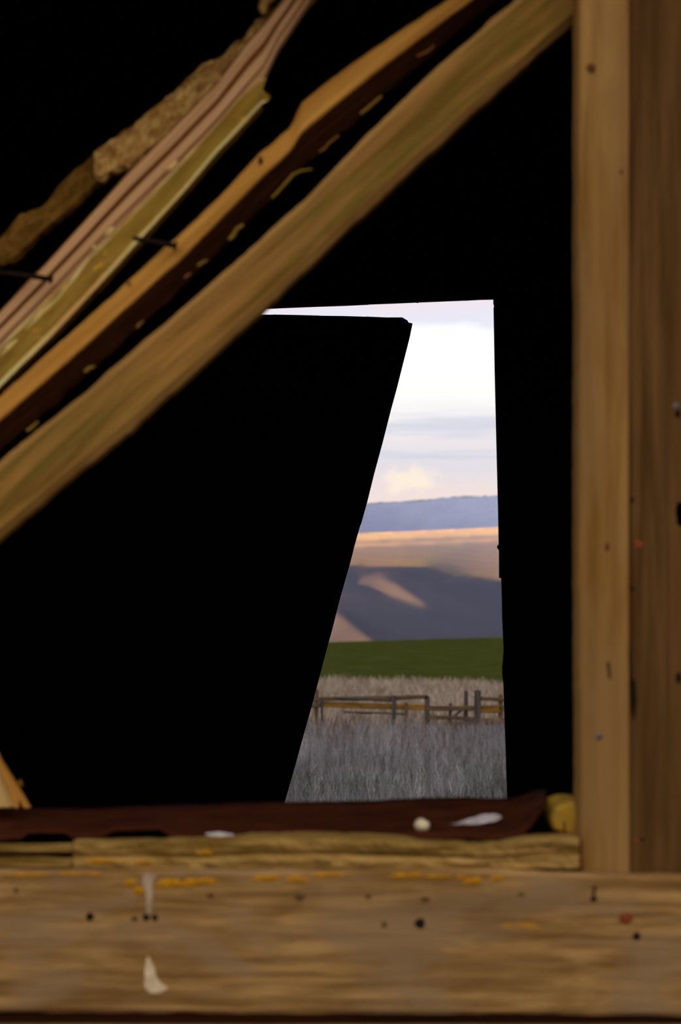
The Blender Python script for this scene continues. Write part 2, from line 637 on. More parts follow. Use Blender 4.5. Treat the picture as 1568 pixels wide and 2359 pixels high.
face = PY > rim(PX)
lit = np.zeros(PX.shape, bool)
lit |= in_poly(PX, PY, [(740, 1342), (800, 1338), (850, 1330), (878, 1324), (900, 1340), (925, 1362), (960, 1384), (1000, 1402), (960, 1396), (920, 1382), (880, 1368), (840, 1355), (800, 1350), (740, 1356)])
lit |= in_poly(PX, PY, [(600, 1360), (700, 1385), (778, 1410), (800, 1428), (862, 1478), (880, 1510), (560, 1510), (560, 1365)])
lit |= in_poly(PX, PY, [(848, 1430), (866, 1436), (880, 1446), (896, 1464), (878, 1458), (860, 1444)])
lit |= in_poly(PX, PY, [(1230, 1345), (1330, 1372), (1420, 1430), (1480, 1510), (1340, 1510), (1290, 1420)])
lit |= in_poly(PX, PY, [(200, 1330), (330, 1352), (400, 1420), (430, 1510), (230, 1510), (150, 1400)])
gxt = np.where(face, np.where(lit, -.85, .30), 0.0)
gpt = np.where(face, -.95, -29.0)      # per pixel downwards
gxt += np.where(face, .10 * vnoise(PX / 40, PY / 25, 9), 0)
wt = np.where(face, 1.0, 1 / 300.0)
dx, dp = 6.0, 3.0
wx = np.minimum(wt[:, 1:], wt[:, :-1])
wp = np.minimum(wt[1:], wt[:-1]) * np.where(face[1:], .35, 1)


def AtA(U):
    R = 1e-7 * U
    d = wx * (U[:, 1:] - U[:, :-1])
    R[:, 1:] += d
    R[:, :-1] -= d
    d = wp * (U[1:] - U[:-1])
    R[1:] += d
    R[:-1] -= d
    return R


base = np.where(face, 1200 + (1502 - PY) * .95, 1200 + (1502 - rim(PX)) * .95 + (rim(PX) - PY) * 29)
U = base.copy()
# a surface with those slopes by least squares (conjugate gradients), the slopes then
# corrected so that the spurs face the sun and the hollows turn away from it
for outer in range(9):
    tx = gxt[:, 1:] * dx
    tp = -(gpt[1:]) * dp
    B = 1e-7 * base
    d = wx * tx
    B[:, 1:] += d
    B[:, :-1] -= d
    d = wp * tp
    B[1:] += d
    B[:-1] -= d
    r_ = B - AtA(U)
    p_ = r_.copy()
    rs = (r_ * r_).sum()
    for _ in range(260):
        Ap = AtA(p_)
        al = rs / (p_ * Ap).sum()
        U += al * p_
        r_ -= al * Ap
        rn = (r_ * r_).sum()
        if rn < 1e-5: break
        p_ = r_ + rn / rs * p_
        rs = rn
    ux = np.gradient(U, axis=1) / dx
    up_y = np.gradient(U, axis=0) / dp
    q = -.93 * ux - .085 + .2 * up_y
    nl = q / np.sqrt(ux ** 2 + .34 ** 2 + up_y ** 2)
    cor = np.where(face & ~lit, np.clip((nl + .08) * .45, 0, .2), 0) - np.where(face & lit, np.clip((.5 - nl) * .45, 0, .3), 0)
    for _ in range(2):
        cor[1:-1, 1:-1] = (cor[1:-1, 1:-1] * 2 + cor[2:, 1:-1] + cor[:-2, 1:-1] + 2 * cor[1:-1, 2:] + 2 * cor[1:-1, :-2]) / 8
    gxt += cor * face
U = U - U[:, 180:260].min() + 1150
for i in range(1, U.shape[0]):
    U[i] = np.maximum(U[i], U[i - 1] + .3)
U = np.maximum(U, 700)
for _ in range(5):
    Ub = U.copy()
    Ub[:, 1:-1] = (U[:, 1:-1] * 2 + U[:, 2:] + U[:, :-2]) / 4
    Ub[1:-1] = (Ub[1:-1] * 2 + Ub[2:] + Ub[:-2]) / 4
    U = np.where(PY > rim(PX) + 6, Ub, U)
cy = np.maximum(PY, crest(PX))
# beyond the crest the land falls away
over = PY < crest(PX)
over[1:] &= over[:-1]
VY = np.where(over, U + 100, U)
VZ = EYE + (HY - cy) / F * U - np.where(over, 60, 0)
VX = (PX - CX) / F * U
cov = np.zeros(PX.shape + (3,))
cov[:] = (.049, .043, .042)                                   # sage and dry grass on the slope
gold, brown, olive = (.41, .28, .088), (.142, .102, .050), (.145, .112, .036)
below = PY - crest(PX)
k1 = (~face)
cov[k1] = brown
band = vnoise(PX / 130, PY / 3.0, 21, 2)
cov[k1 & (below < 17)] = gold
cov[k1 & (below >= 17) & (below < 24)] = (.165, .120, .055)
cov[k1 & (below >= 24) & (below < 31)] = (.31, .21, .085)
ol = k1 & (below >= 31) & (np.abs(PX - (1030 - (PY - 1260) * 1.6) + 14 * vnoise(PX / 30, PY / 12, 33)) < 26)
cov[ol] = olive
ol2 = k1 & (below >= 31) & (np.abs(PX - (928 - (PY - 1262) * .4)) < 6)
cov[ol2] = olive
for _ in range(2):
    cov[1:-1, 1:-1] = (cov[1:-1, 1:-1] * 2 + cov[2:, 1:-1] + cov[:-2, 1:-1] + cov[1:-1, 2:] + cov[1:-1, :-2]) / 6
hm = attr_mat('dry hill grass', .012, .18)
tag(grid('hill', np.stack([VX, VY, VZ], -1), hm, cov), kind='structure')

# the far ridge
pxs2 = np.arange(-500, 2100, 8.0)
s2 = np.linspace(0, 1, 40)
PX2, S2 = np.meshgrid(pxs2, s2)
top2 = np.interp(PX2, [-500, 300, 700, 845, 900, 960, 1000, 1050, 1150, 1400, 1700, 2100],
                 [1180, 1168, 1162, 1159, 1156, 1153, 1149, 1144, 1142, 1150, 1165, 1170]) + 1.3 * vnoise(PX2 / 9, PX2 * 0, 41, 3)
PY2 = 1250 + S2 * (top2 - 1250)
Y2 = 6200 + S2 * 1300 + 6.5 * np.clip(PX2 - 800, -300, 450) + 110 * vnoise(PX2 / 90, S2 * 2.5, 51, 2)
V2 = np.stack([(PX2 - CX) / F * Y2, Y2, EYE + (HY - PY2) / F * Y2], -1)
c2 = np.zeros(PX2.shape + (3,))
c2[:] = (.060, .052, .052)
c2 *= (1 + .35 * vnoise(PX2 / 45, S2 * 5, 57, 4))[..., None]
tag(grid('far_ridge', V2, hm, c2), kind='structure')

# the valley's western side, out of sight on the left: it keeps the evening sun off the meadow
ys3 = np.linspace(-900, 950, 60)
xs3 = np.linspace(-900, -250, 30)
X3, Y3 = np.meshgrid(xs3, ys3)
endf = np.clip((950 - Y3) / 160, 0, 1) * np.clip((Y3 + 900) / 200, 0, 1)
Z3 = 150 * np.exp(-((X3 + 600) / 170) ** 2) * endf ** .7 * (1 + .06 * vnoise(X3 / 80, Y3 / 80, 61)) - 3
c3 = np.zeros(X3.shape + (3,))
c3[:] = (.20, .155, .115)
tag(grid('valley_side', np.stack([X3, Y3, Z3], -1), hm, c3), kind='structure')

# blue evening haze lying over the valley, from the field's end to the far ridge
hz = bpy.data.materials.new('haze')
hz.use_nodes = True
hn = hz.node_tree
hn.nodes.clear()
vsn = hn.nodes.new('ShaderNodeVolumeScatter')
vsn.inputs['Color'].default_value = (.20, .35, .99, 1)
vsn.inputs['Density'].default_value = 7.2e-5
vsn.inputs['Anisotropy'].default_value = 0
ho = hn.nodes.new('ShaderNodeOutputMaterial')
hn.links.new(vsn.outputs[0], ho.inputs['Volume'])
# its upper side rises with the valley floor to the skyline of the far ridge
hv, hf = [], []
hpx = np.arange(-500, 2100, 40.0)
for k, q in enumerate(hpx):
    tz = (HY - np.interp(q, pxs2, top2[0]) - 1.0) / F
    for Y, up in ((560, 0), (9900, 0), (9900, 1), (560, 1)):
        hv.append(((q - CX) / F * Y, Y, EYE + tz * Y if up else -150))
    if k:
        b = 4 * k
        hf += [(b - 4 + i, b - 4 + (i + 1) % 4, b + (i + 1) % 4, b + i) for i in range(4)]
hf += [(0, 1, 2, 3), tuple(len(hv) - 4 + i for i in range(4))]
hob = mk('haze', hv, hf, hz)
tag(hob, 'thin blue evening haze lying in front of the hills', 'haze', kind='stuff')


# ------------------------------------------------------------------ grass
def blades(name, n, ys, half, hgt, wid, mat, seed, lean=.16, density_pow=1.0, keep=None, tip=(1, 1)):
    r = np.random.RandomState(seed)
    Y = ys[0] + (ys[1] - ys[0]) * r.rand(n) ** density_pow
    lo, hi = half(Y)
    X = lo + (hi - lo) * r.rand(n)
    if keep is not None:
        k = keep(X, Y, r)
        X, Y = X[k], Y[k]
        n = len(X)
    cl = vnoise(X * .9, Y * .9, seed + 1, 3)
    H = hgt * (.5 + .7 * r.rand(n) ** 1.5) * (1 + .35 * cl)
    a = r.rand(n) * 2 * np.pi
    Wd = wid * (.6 + .8 * r.rand(n))
    le = lean * r.randn(n, 2) * H[:, None]
    b0 = np.stack([X, Y, np.full(n, -.05)], -1)
    dw = np.stack([np.cos(a), np.sin(a) * .4, np.zeros(n)], -1) * Wd[:, None]
    mid = b0 + np.stack([le[:, 0] * .35, le[:, 1] * .35, H * .6], -1)
    top = b0 + np.stack([le[:, 0], le[:, 1], H], -1)
    V = np.stack([b0 - dw * .5, b0 + dw * .5, mid + dw * .55, mid - dw * .55, top + dw * .25 * tip[0], top - dw * .25 * tip[0]], 1).reshape(-1, 3)
    i = np.arange(n) * 6
    q = np.concatenate([np.stack([i, i + 1, i + 2, i + 3], -1), np.stack([i + 3, i + 2, i + 4, i + 5], -1)])
    me = bpy.data.meshes.new(name)
    me.vertices.add(len(V))
    me.vertices.foreach_set('co', V.reshape(-1).astype(np.float32))
    me.loops.add(q.size)
    me.loops.foreach_set('vertex_index', q.reshape(-1).astype(np.int32))
    me.polygons.add(len(q))
    me.polygons.foreach_set('loop_start', np.arange(0, q.size, 4, dtype=np.int32))
    me.polygons.foreach_set('loop_total', np.full(len(q), 4, dtype=np.int32))
    me.update(calc_edges=True)
    me.materials.append(mat)
    o = bpy.data.objects.new(name, me)
    COL.objects.link(o)
    W[o] = Matrix()
    return o


def grass_mat(name, a, b_, scale=1.2):
    m, nt, b = mat_base(name)
    a, b_ = gained(name, a, b_)
    N, L = nt.nodes, nt.links
    tc = N.new('ShaderNodeTexCoord')
    mp = N.new('ShaderNodeMapping')
    mp.inputs['Scale'].default_value = (9 * scale, 1.2 * scale, .6 * scale)
    L.new(tc.outputs['Object'], mp.inputs[0])
    n = N.new('ShaderNodeTexNoise')
    n.inputs['Scale'].default_value = 1
    n.inputs['Detail'].default_value = 5
    L.new(mp.outputs[0], n.inputs['Vector'])
    r = N.new('ShaderNodeValToRGB')
    r.color_ramp.elements[0].position = .35
    r.color_ramp.elements[1].position = .65
    r.color_ramp.elements[0].color = (*a, 1)
    r.color_ramp.elements[1].color = (*b_, 1)
    L.new(n.outputs['Fac'], r.inputs[0])
    n2 = N.new('ShaderNodeTexNoise')
    n2.inputs['Scale'].default_value = .9
    n2.inputs['Detail'].default_value = 3
    L.new(tc.outputs['Object'], n2.inputs['Vector'])
    mr = N.new('ShaderNodeMapRange')
    mr.inputs[1].default_value = .35
    mr.inputs[2].default_value = .65
    mr.inputs[3].default_value = .62
    mr.inputs[4].default_value = 1.25
    L.new(n2.outputs['Fac'], mr.inputs[0])
    vm = N.new('ShaderNodeVectorMath')
    vm.operation = 'SCALE'
    L.new(r.outputs[0], vm.inputs[0])
    L.new(mr.outputs[0], vm.inputs['Scale'])
    L.new(vm.outputs[0], b.inputs['Base Color'])
    b.inputs['Roughness'].default_value = .9
    return m


g1 = grass_mat('bleached grass', (.22, .19, .17), (.62, .56, .53))
g2 = grass_mat('green grass', (.05, .075, .03), (.16, .21, .10))
g3 = grass_mat('straw grass', (.26, .19, .12), (.50, .38, .26), .6)
tag(blades('tall_grass', 52000, (9.2, 31.5), lambda Y: (-1.3 - .06 * Y, .9 + .13 * Y), .40, .0075, g1, 3),
    'tall bleached dry grass standing between the barn and the fence', 'grass', kind='stuff')
g4 = grass_mat('brown weeds', (.060, .042, .036), (.38, .26, .19))
tag(blades('brown_weeds', 15000, (22, 32.4), lambda Y: (-1.3 - .06 * Y, .9 + .13 * Y), .42, .012, g4, 43, lean=.25, density_pow=.6,
           keep=lambda X, Y, r: r.rand(len(X)) < np.clip(.35 + .9 * vnoise(X * 1.1 + 3, Y * .4, 78, 3), 0.02, 1)),
    'brown withered weeds growing in front of the rail fence', 'weeds', kind='stuff')
tag(blades('green_grass', 26000, (9.2, 23), lambda Y: (-1.3 - .06 * Y, .9 + .13 * Y), .30, .009, g2, 13,
           keep=lambda X, Y, r: r.rand(len(X)) < np.clip(.15 + .9 * vnoise(X * .8 + 3, Y * .5, 77, 2) + .5 * (X > 1.1), 0.05, 1)),
    'short green grass growing among the bleached stalks', 'grass', kind='stuff')
tag(blades('straw_grass', 42000, (32.8, 83), lambda Y: (-2.5 - .07 * Y, 2 + .14 * Y), .42, .022, g3, 23, lean=.3, density_pow=.9,
           keep=lambda X, Y, r: Y < field_edge(X) + .4 * r.randn(len(X))),
    'straw coloured grass strip between the fence and the green field', 'grass', kind='stuff')

# ------------------------------------------------------------------ fence in the meadow
FYD = 33.0
fence = tag(empty('rail_fence', P(940, 1690, FYD) * 1.0), 'old wooden rail fence with orange lichen beyond the tall grass', 'fence')


def fpost(px, top, w, mat, yoff=0.0, bot=None, tilt=0.0):
    Y = FYD + yoff
    b = bot if bot else HY + (EYE + .1) * F / Y
    prism_px('post', [(px - w / 2 + tilt, top + 1), (px + tilt, top - 1), (px + w / 2 + tilt, top + 1.5), (px + w / 2, b), (px - w / 2, b)], Y, w * Y / F * .9, mat, fence, axis=(0, 0, 1))


def frail(x0, y0, x1, y1, h, mat, yoff=-.05, h1=None, seed=3):
    h1 = h1 or h
    board('rail', [(x0, y0 - h / 2), (x1, y1 - h1 / 2)], [(x0, y0 + h / 2), (x1, y1 + h1 / 2)], x0, x1, 14,
          [(0, .01), (.15, 0), (.85, 0), (1, .01)], FYD + yoff, .04, mat, jit=(1.3, 1.3), jfreq=40, seed=seed, parent=fence)


frail(560, 1622, 727, 1612, 10, M['fence'], seed=4)
frail(722, 1611, 984, 1606, 10, M['fence'], seed=5)
frail(775, 1608, 905, 1616, 5, M['fence_grey'], -.09, seed=6)
frail(560, 1628, 742, 1624, 12, M['fence'], seed=16)
frail(741, 1623, 984, 1630, 13, M['fence_lichen'], seed=7)
frail(790, 1640, 940, 1645, 5, M['fence_grey'], seed=8)
frail(980, 1631, 1098, 1632, 12, M['fence'], -.06, seed=9)
frail(985, 1653, 1098, 1656, 9, M['fence'], -.06, seed=10)
frail(1040, 1668, 1190, 1663, 10, M['fence'], -.07, seed=11)
frail(1102, 1609, 1190, 1614, 8, M['fence'], -.06, seed=12)
frail(1102, 1634, 1154, 1634, 17, M['fence_lichen'], -.06, seed=13)
frail(1104, 1659, 1330, 1664, 9, M['fence_lichen'], -.1, seed=14)
frail(1150, 1632, 1330, 1636, 12, M['fence'], -.06, seed=15)
fpost(600, 1598, 12, M['fence_grey'])
fpost(729, 1588, 9, M['fence'])
fpost(741, 1610, 6, M['fence_grey'], -.1)
fpost(907, 1602, 9, M['fence_grey'], -.12)
fpost(937, 1618, 8, M['fence'], -.11, tilt=-2)
fpost(984, 1604, 11, M['fence_grey'], -.05)
fpost(1035, 1620, 7, M['fence_grey'], 0, 1668, 3)
fpost(1073, 1591, 9, M['fence_grey'], .05)
fpost(1100, 1590, 15, M['fence_grey'], -.12)
fpost(1153, 1600, 10, M['fence'], 0)
fpost(1260, 1594, 13, M['fence_grey'], 0)
fpost(1330, 1598, 12, M['fence_grey'], 0)
a, b = P(1040, 1655, FYD - .15), P(1062, 1636, FYD - .15)
tube('brace', [a, b], [.03, .026], M['fence_grey'], fence, 6, False)

# ------------------------------------------------------------------ barn shell
BX0, BX1, BY0, BY1, BH = -4.5, 3.5, 3.0, 8.0, 4.9
D = BY1
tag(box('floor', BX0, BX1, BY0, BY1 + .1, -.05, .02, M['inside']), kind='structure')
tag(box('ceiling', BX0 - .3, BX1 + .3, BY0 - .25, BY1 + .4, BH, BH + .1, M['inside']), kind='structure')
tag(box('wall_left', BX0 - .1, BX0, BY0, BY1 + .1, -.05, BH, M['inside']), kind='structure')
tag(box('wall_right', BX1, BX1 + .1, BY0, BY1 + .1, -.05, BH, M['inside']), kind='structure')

# back wall: upright planks around a leaning doorway
U8 = lambda px: (px - CX) / F * D
Z8 = lambda py: EYE + (HY - py) / F * D
doorL = U8(440)
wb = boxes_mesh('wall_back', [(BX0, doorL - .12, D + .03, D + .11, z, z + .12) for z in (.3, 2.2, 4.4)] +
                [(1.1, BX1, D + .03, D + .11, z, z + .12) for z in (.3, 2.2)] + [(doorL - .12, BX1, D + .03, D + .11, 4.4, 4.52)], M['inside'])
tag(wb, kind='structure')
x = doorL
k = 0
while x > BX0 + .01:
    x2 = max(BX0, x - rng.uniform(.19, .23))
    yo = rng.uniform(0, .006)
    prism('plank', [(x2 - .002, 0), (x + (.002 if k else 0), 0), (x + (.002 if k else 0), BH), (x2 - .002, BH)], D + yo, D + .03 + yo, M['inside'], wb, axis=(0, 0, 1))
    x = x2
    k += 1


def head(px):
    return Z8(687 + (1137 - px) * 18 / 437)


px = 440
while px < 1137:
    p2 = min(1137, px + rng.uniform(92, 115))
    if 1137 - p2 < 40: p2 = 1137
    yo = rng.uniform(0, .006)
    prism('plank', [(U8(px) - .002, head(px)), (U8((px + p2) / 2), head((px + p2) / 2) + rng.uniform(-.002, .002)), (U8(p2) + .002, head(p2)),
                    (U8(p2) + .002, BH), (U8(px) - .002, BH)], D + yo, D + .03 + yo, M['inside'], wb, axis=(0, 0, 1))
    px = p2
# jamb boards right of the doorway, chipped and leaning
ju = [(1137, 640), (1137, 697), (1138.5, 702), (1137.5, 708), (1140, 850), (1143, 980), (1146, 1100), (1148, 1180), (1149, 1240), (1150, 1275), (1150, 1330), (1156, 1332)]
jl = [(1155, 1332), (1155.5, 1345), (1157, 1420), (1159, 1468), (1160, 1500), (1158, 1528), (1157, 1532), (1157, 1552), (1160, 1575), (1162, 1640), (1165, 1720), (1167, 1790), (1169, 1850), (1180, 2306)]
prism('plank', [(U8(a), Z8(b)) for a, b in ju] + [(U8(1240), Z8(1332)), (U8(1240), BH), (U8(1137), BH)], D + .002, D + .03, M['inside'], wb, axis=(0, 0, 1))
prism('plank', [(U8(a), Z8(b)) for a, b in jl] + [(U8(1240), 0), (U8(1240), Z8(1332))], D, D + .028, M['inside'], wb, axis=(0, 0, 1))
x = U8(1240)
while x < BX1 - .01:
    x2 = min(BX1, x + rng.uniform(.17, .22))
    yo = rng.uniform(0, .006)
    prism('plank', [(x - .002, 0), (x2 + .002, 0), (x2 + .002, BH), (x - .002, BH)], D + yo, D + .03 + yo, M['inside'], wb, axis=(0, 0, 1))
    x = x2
blob('nail', 1149, 1260, D - .005, 5, 6, .01, M['iron'], wb)
blob('nail', 961, 694, D - .005, 5, 4, .01, M['iron'], wb)

# the racked plank door sagging across the doorway
DY = 7.90
UD = lambda px: (px - CX) / F * DY
ZD = lambda py: EYE + (HY - py) / F * DY
door = tag(empty('plank_door', (UD(300), DY, .02)), 'dark racked plank door leaning across the far doorway', 'door')
edge = [(926, 731), (938, 738), (941, 743), (950, 745), (947, 760), (944, 775), (930, 830), (915, 890), (900, 945), (881, 1020), (862, 1090), (846, 1155), (832, 1205), (829, 1212),
        (815, 1262), (812, 1275), (805, 1302), (800, 1318), (780, 1390), (765, 1450), (747, 1515), (733, 1570), (717, 1630), (700, 1690), (678, 1770), (655, 1850), (540, 2290)]
slope = (655 - 950) / (1850 - 745)
botpy = HY + (EYE - .02) * F / DY


def top_door(px):
    return 731 - (926 - px) * 5.5 / 246


wpl = 107
for i in range(6):
    r0 = 950 - wpl * i          # right edge at the top
    l0 = r0 - wpl
    rb = r0 + slope * (botpy - 745)
    lb = l0 + slope * (botpy - 745)
    yo = (0, .004, .001, .005, .002, .003)[i]
    if i == 0:
        pts = [(UD(l0), ZD(top_door(l0))), (UD(890), ZD(top_door(890) + 1))] + [(UD(a), ZD(b)) for a, b in edge] + [(UD(rb), .02), (UD(lb), .02)]
        pts = [(UD(l0), ZD(top_door(l0))), (UD(890), ZD(top_door(890) + 1))] + [(UD(a), ZD(b)) for a, b in edge[:-1]] + [(UD(rb), .02), (UD(lb), .02)]
    else:
        mid = (l0 + r0) / 2
        pts = [(UD(l0), ZD(top_door(l0))), (UD(mid), ZD(top_door(mid) + rng.uniform(-1, 1))), (UD(r0) + .001, ZD(top_door(r0))), (UD(rb) + .001, .02), (UD(lb), .02)]
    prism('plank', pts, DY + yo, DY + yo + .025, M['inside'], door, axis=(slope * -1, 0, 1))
for py in (860, 1900):
    c = 950 + slope * (py - 745)
    prism('ledge', [(UD(c - 560), ZD(py + 30)), (UD(c - 30), ZD(py + 30)), (UD(c - 22), ZD(py)), (UD(c - 550), ZD(py))], DY + .03, DY + .055, M['inside'], door)

# front wall: lapped boards around the opening (all but the top one lie outside the picture)
OX0, OX1, OZ1 = -1.15, .615, 2.95
ZS = P(0, 2003, 2.97).z          # top of the board below the opening
zb = P(0, 2335, 2.97).z
wf = boxes_mesh('wall_front', [(BX0, BX1, 3.0, 3.06, -.05, zb - .04), (BX0, BX1, 3.01, 3.06, zb - .04, ZS - .01), (BX0, OX0, 3.0, 3.06, ZS - .01, BH), (OX1, BX1, 3.0, 3.06, ZS - .01, BH), (OX0, OX1, 3.0, 3.06, OZ1, BH)], M['umber'])  # dark backing colour stands in for the lap shadow under the apron board
tag(wf, kind='structure')
zb = P(0, 2335, 2.97).z
z = zb - .022
while z > .05:
    z0 = max(0, z - .255)
    v = [(BX0, 2.972, z0), (BX1, 2.972, z0), (BX1, 2.999, z0), (BX0, 2.999, z0), (BX0, 2.988, z), (BX1, 2.988, z), (BX1, 2.999, z), (BX0, 2.999, z)]
    mk('siding_board', v, [(0, 1, 2, 3), (4, 7, 6, 5), (0, 4, 5, 1), (1, 5, 6, 2), (2, 6, 7, 3), (3, 7, 4, 0)], M['siding'], wf)
    z = z0 + .012
z = ZS
while z < BH - .02:
    z1 = min(BH, z + .24)
    spans = [(BX0, OX0), (OX1 + .02, BX1)] if z < OZ1 - .02 else [(BX0, BX1)]
    for a, b in spans:
        v = [(a, 2.972, z - .012), (b, 2.972, z - .012), (b, 2.999, z - .012), (a, 2.999, z - .012), (a, 2.988, z1), (b, 2.988, z1), (b, 2.999, z1), (a, 2.999, z1)]
        mk('siding_board', v, [(0, 1, 2, 3), (4, 7, 6, 5), (0, 4, 5, 1), (1, 5, 6, 2), (2, 6, 7, 3), (3, 7, 4, 0)], M['siding'], wf)
    z = z1

# ------------------------------------------------------------------ the wide board below the opening
YB = 2.955
sb = board('apron_board', [(-900, 2004), (0, 2004), (600, 2004), (1130, 2003), (1335, 2011), (1568, 2017), (2400, 2020)],
           [(-900, 2332), (0, 2332), (900, 2335), (1568, 2340), (2400, 2340)], -5300, 5500, 330,
           [(0, .012), (.012, .004), (.03, 0), (.3, .0015), (.6, 0), (.975, 0), (1, .006)], YB, .035, M['siding'], jit=(2.5, 3), jfreq=60, seed=2)
tag(sb, 'wide weathered horizontal board below the opening, with nail holes and orange lichen', 'board')
for (a, b, rx, ry, mt) in [(207, 2112, 9, 10, 'hole'), (310, 2116, 8, 6, 'faint'), (336, 2114, 8, 8, 'iron'), (357, 2114, 7, 8, 'iron'), (966, 2127, 13, 12, 'iron'),
                           (885, 2130, 6, 7, 'faint'), (690, 2066, 12, 9, 'faint'), (484, 2063, 8, 6, 'faint'), (979, 2072, 10, 7, 'faint'), (37, 2052, 7, 6, 'faint'),
                           (1465, 2157, 9, 10, 'iron'), (1440, 2116, 17, 13, 'rustred'), (1367, 2072, 8, 6, 'iron'), (1369, 2043, 7, 5, 'faint'), (420, 2027, 5, 5, 'faint'),
                           (848, 2065, 8, 5, 'faint'), (1200, 2060, 9, 4, 'faint')]:
    blob('knot' if mt == 'faint' else 'nail', a, b, YB, rx, ry, .0012, M[mt], sb)
prism_px('crack', [(1366, 2045), (1371, 2045), (1369, 2070), (1364, 2070)], YB - .0008, .004, M['hole'], sb, axis=(0, 0, 1))
lich = plain('orange lichen', (.36, .165, .010), 1, 70, .5)
for (a, b, rx, ry) in [(400, 2036, 48, 12), (455, 2031, 42, 9), (320, 2052, 14, 10), (610, 2022, 40, 9), (680, 2026, 28, 8), (300, 2034, 16, 10), (60, 2016, 50, 5), (940, 2018, 40, 7), (1010, 2019, 34, 6), (1090, 2030, 22, 10),
                       (1065, 2022, 18, 6), (1145, 2024, 18, 7), (190, 2014, 60, 4), (760, 2016, 40, 5)]:
    blob('lichen_patch', a, b, YB + .0005, rx, ry, .0022, lich, sb, seg=16, rough=.35)
# bird droppings run down the board
dr = tag(empty('bird_dropping', P(345, 2285, YB)), 'pale bird dropping streak run down the wide board', 'dropping')


def flat_px(name, left, right, Y, thick, mat, parent, seed=1):
    board(name, left, right, left[0][0], left[-1][0], 12, [(0, .001), (.2, 0), (.8, 0), (1, .001)], Y, thick, mat, vertical=True, jit=(2.5, 2.5), jfreq=14, seed=seed, parent=parent)


def vpair(pts):      # (py, left px, right px) -> two rails
    return [(p[0], p[1]) for p in pts], [(p[0], p[2]) for p in pts]


l, r = vpair([(2014, 330, 364), (2035, 328, 352), (2055, 334, 350), (2105, 338, 349)])
dmix = wood('thin dropping', (.40, .27, .15), (.62, .44, .27), (20, 60), seed=30)
flat_px('streak', l, r, YB - .0014, .003, dmix, dr, 41)
l, r = vpair([(2205, 337, 346), (2230, 334, 354), (2255, 334, 362), (2268, 332, 372), (2276, 334, 392), (2288, 346, 366)])
flat_px('splash', l, r, YB - .0016, .003, M['dropping'], dr, 42)

# ------------------------------------------------------------------ post at the right of the opening
YP = 3.0
pl, pr = [(-330, 1330), (60, 1331), (700, 1331), (1400, 1331), (1900, 1333), (2030, 1335)], \
    [(-330, 1596), (2030, 1596)]
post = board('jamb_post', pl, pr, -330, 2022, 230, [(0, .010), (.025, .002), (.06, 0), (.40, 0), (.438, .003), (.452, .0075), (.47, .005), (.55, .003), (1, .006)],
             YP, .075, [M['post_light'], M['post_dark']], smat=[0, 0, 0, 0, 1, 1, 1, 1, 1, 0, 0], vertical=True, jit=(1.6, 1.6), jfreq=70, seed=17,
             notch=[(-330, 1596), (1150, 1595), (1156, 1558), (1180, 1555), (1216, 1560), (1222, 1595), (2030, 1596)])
tag(post, 'weathered upright timber post with rusty nails at the right of the opening', 'post')
for (a, b, rx, ry, mt, yo) in [(1470, 1254, 13, 13, 'rustred', .004), (1459, 1152, 8, 10, 'hole', .006), (1456, 1357, 9, 7, 'hole', .006), (1398, 1260, 6, 13, 'post_dark', .0005),
                               (1361, 158, 13, 14, 'post_dark', .0005), (1430, 397, 6, 9, 'post_dark', .001), (1556, 935, 8, 8, 'greynail', .0045), (1560, 953, 7, 9, 'hole', .0045),
                               (1377, 1694, 9, 9, 'greynail', .0005), (1379, 1697, 13, 13, 'hole', .0012), (1479, 1934, 9, 10, 'iron', .0045), (1466, 1938, 8, 6, 'rustred', .0045), (1563, 1560, 7, 14, 'hole', .0045)]:
    blob('nail' if mt in ('rustred', 'greynail', 'iron') else 'knot', a, b, YP + yo, rx, ry, .0016, M[mt], post)
for q in ([(1480, 1940), (1486, 1940), (1484, 2008), (1479, 2008)], [(1441, 1440), (1447, 1440), (1455, 1560), (1464, 1570), (1466, 1620), (1461, 1660), (1455, 1640), (1447, 1570)], [(1397, 1525), (1403, 1524), (1407, 1562), (1402, 1565)]):
    prism_px('crack', q, YP + (.0035 if q[0][0] > 1430 else -.0006), .006, M['hole'], post, axis=(0, 0, 1))

# ------------------------------------------------------------------ sill
YS = 2.985
sill = board('sill_board', [(168, 1938), (260, 1940), (430, 1936), (560, 1928), (760, 1926), (950, 1936), (1100, 1946), (1190, 1938), (1240, 1928), (1336, 1931)],
             [(168, 2002), (370, 2004), (600, 2004), (760, 2003), (1000, 2003), (1336, 2004)], 168, 1334, 90,
             [(0, .014), (.05, .003), (.25, 0), (.42, .002), (.47, .010), (.52, .011), (.56, .002), (.78, 0), (.95, .002), (1, .014)], YS, .09, M['sill'], jit=(4, 2.5), jfreq=50, yj=.004, seed=23)
tag(sill, 'cracked lichen-stained sill board butting against the post', 'sill')
for n_, (u, l, x1, lab) in enumerate([([(-700, 1946), (0, 1946), (190, 1943)], [(-700, 1964), (0, 1964), (190, 1966)], 189, 'upper of two thin weathered slats at the left of the sill'),
                                      ([(-700, 1974), (0, 1974), (166, 1976)], [(-700, 2003), (0, 2003), (166, 2004)], 165, 'lower of two thin weathered slats at the left of the sill')]):
    s_ = board('sill_slat', u, l, -735, x1 - (21 if n_ == 0 else 0), 60, [(0, .01), (.25, 0), (.75, 0), (1, .008)], YS - .008 + .004 * n_, .02, M['sill'], jit=(2, 2), jfreq=50, seed=51 + n_, endjag=(0, 5))
    tag(s_, lab, 'slat', 'slats on the sill')
for (a, b, rx, ry) in [(250, 1984, 60, 5), (330, 1987, 40, 4), (470, 1965, 20, 6)]:
    blob('lichen_patch', a, b, YS + .001, rx, ry, .003, lich, sill, seg=14, rough=.3)

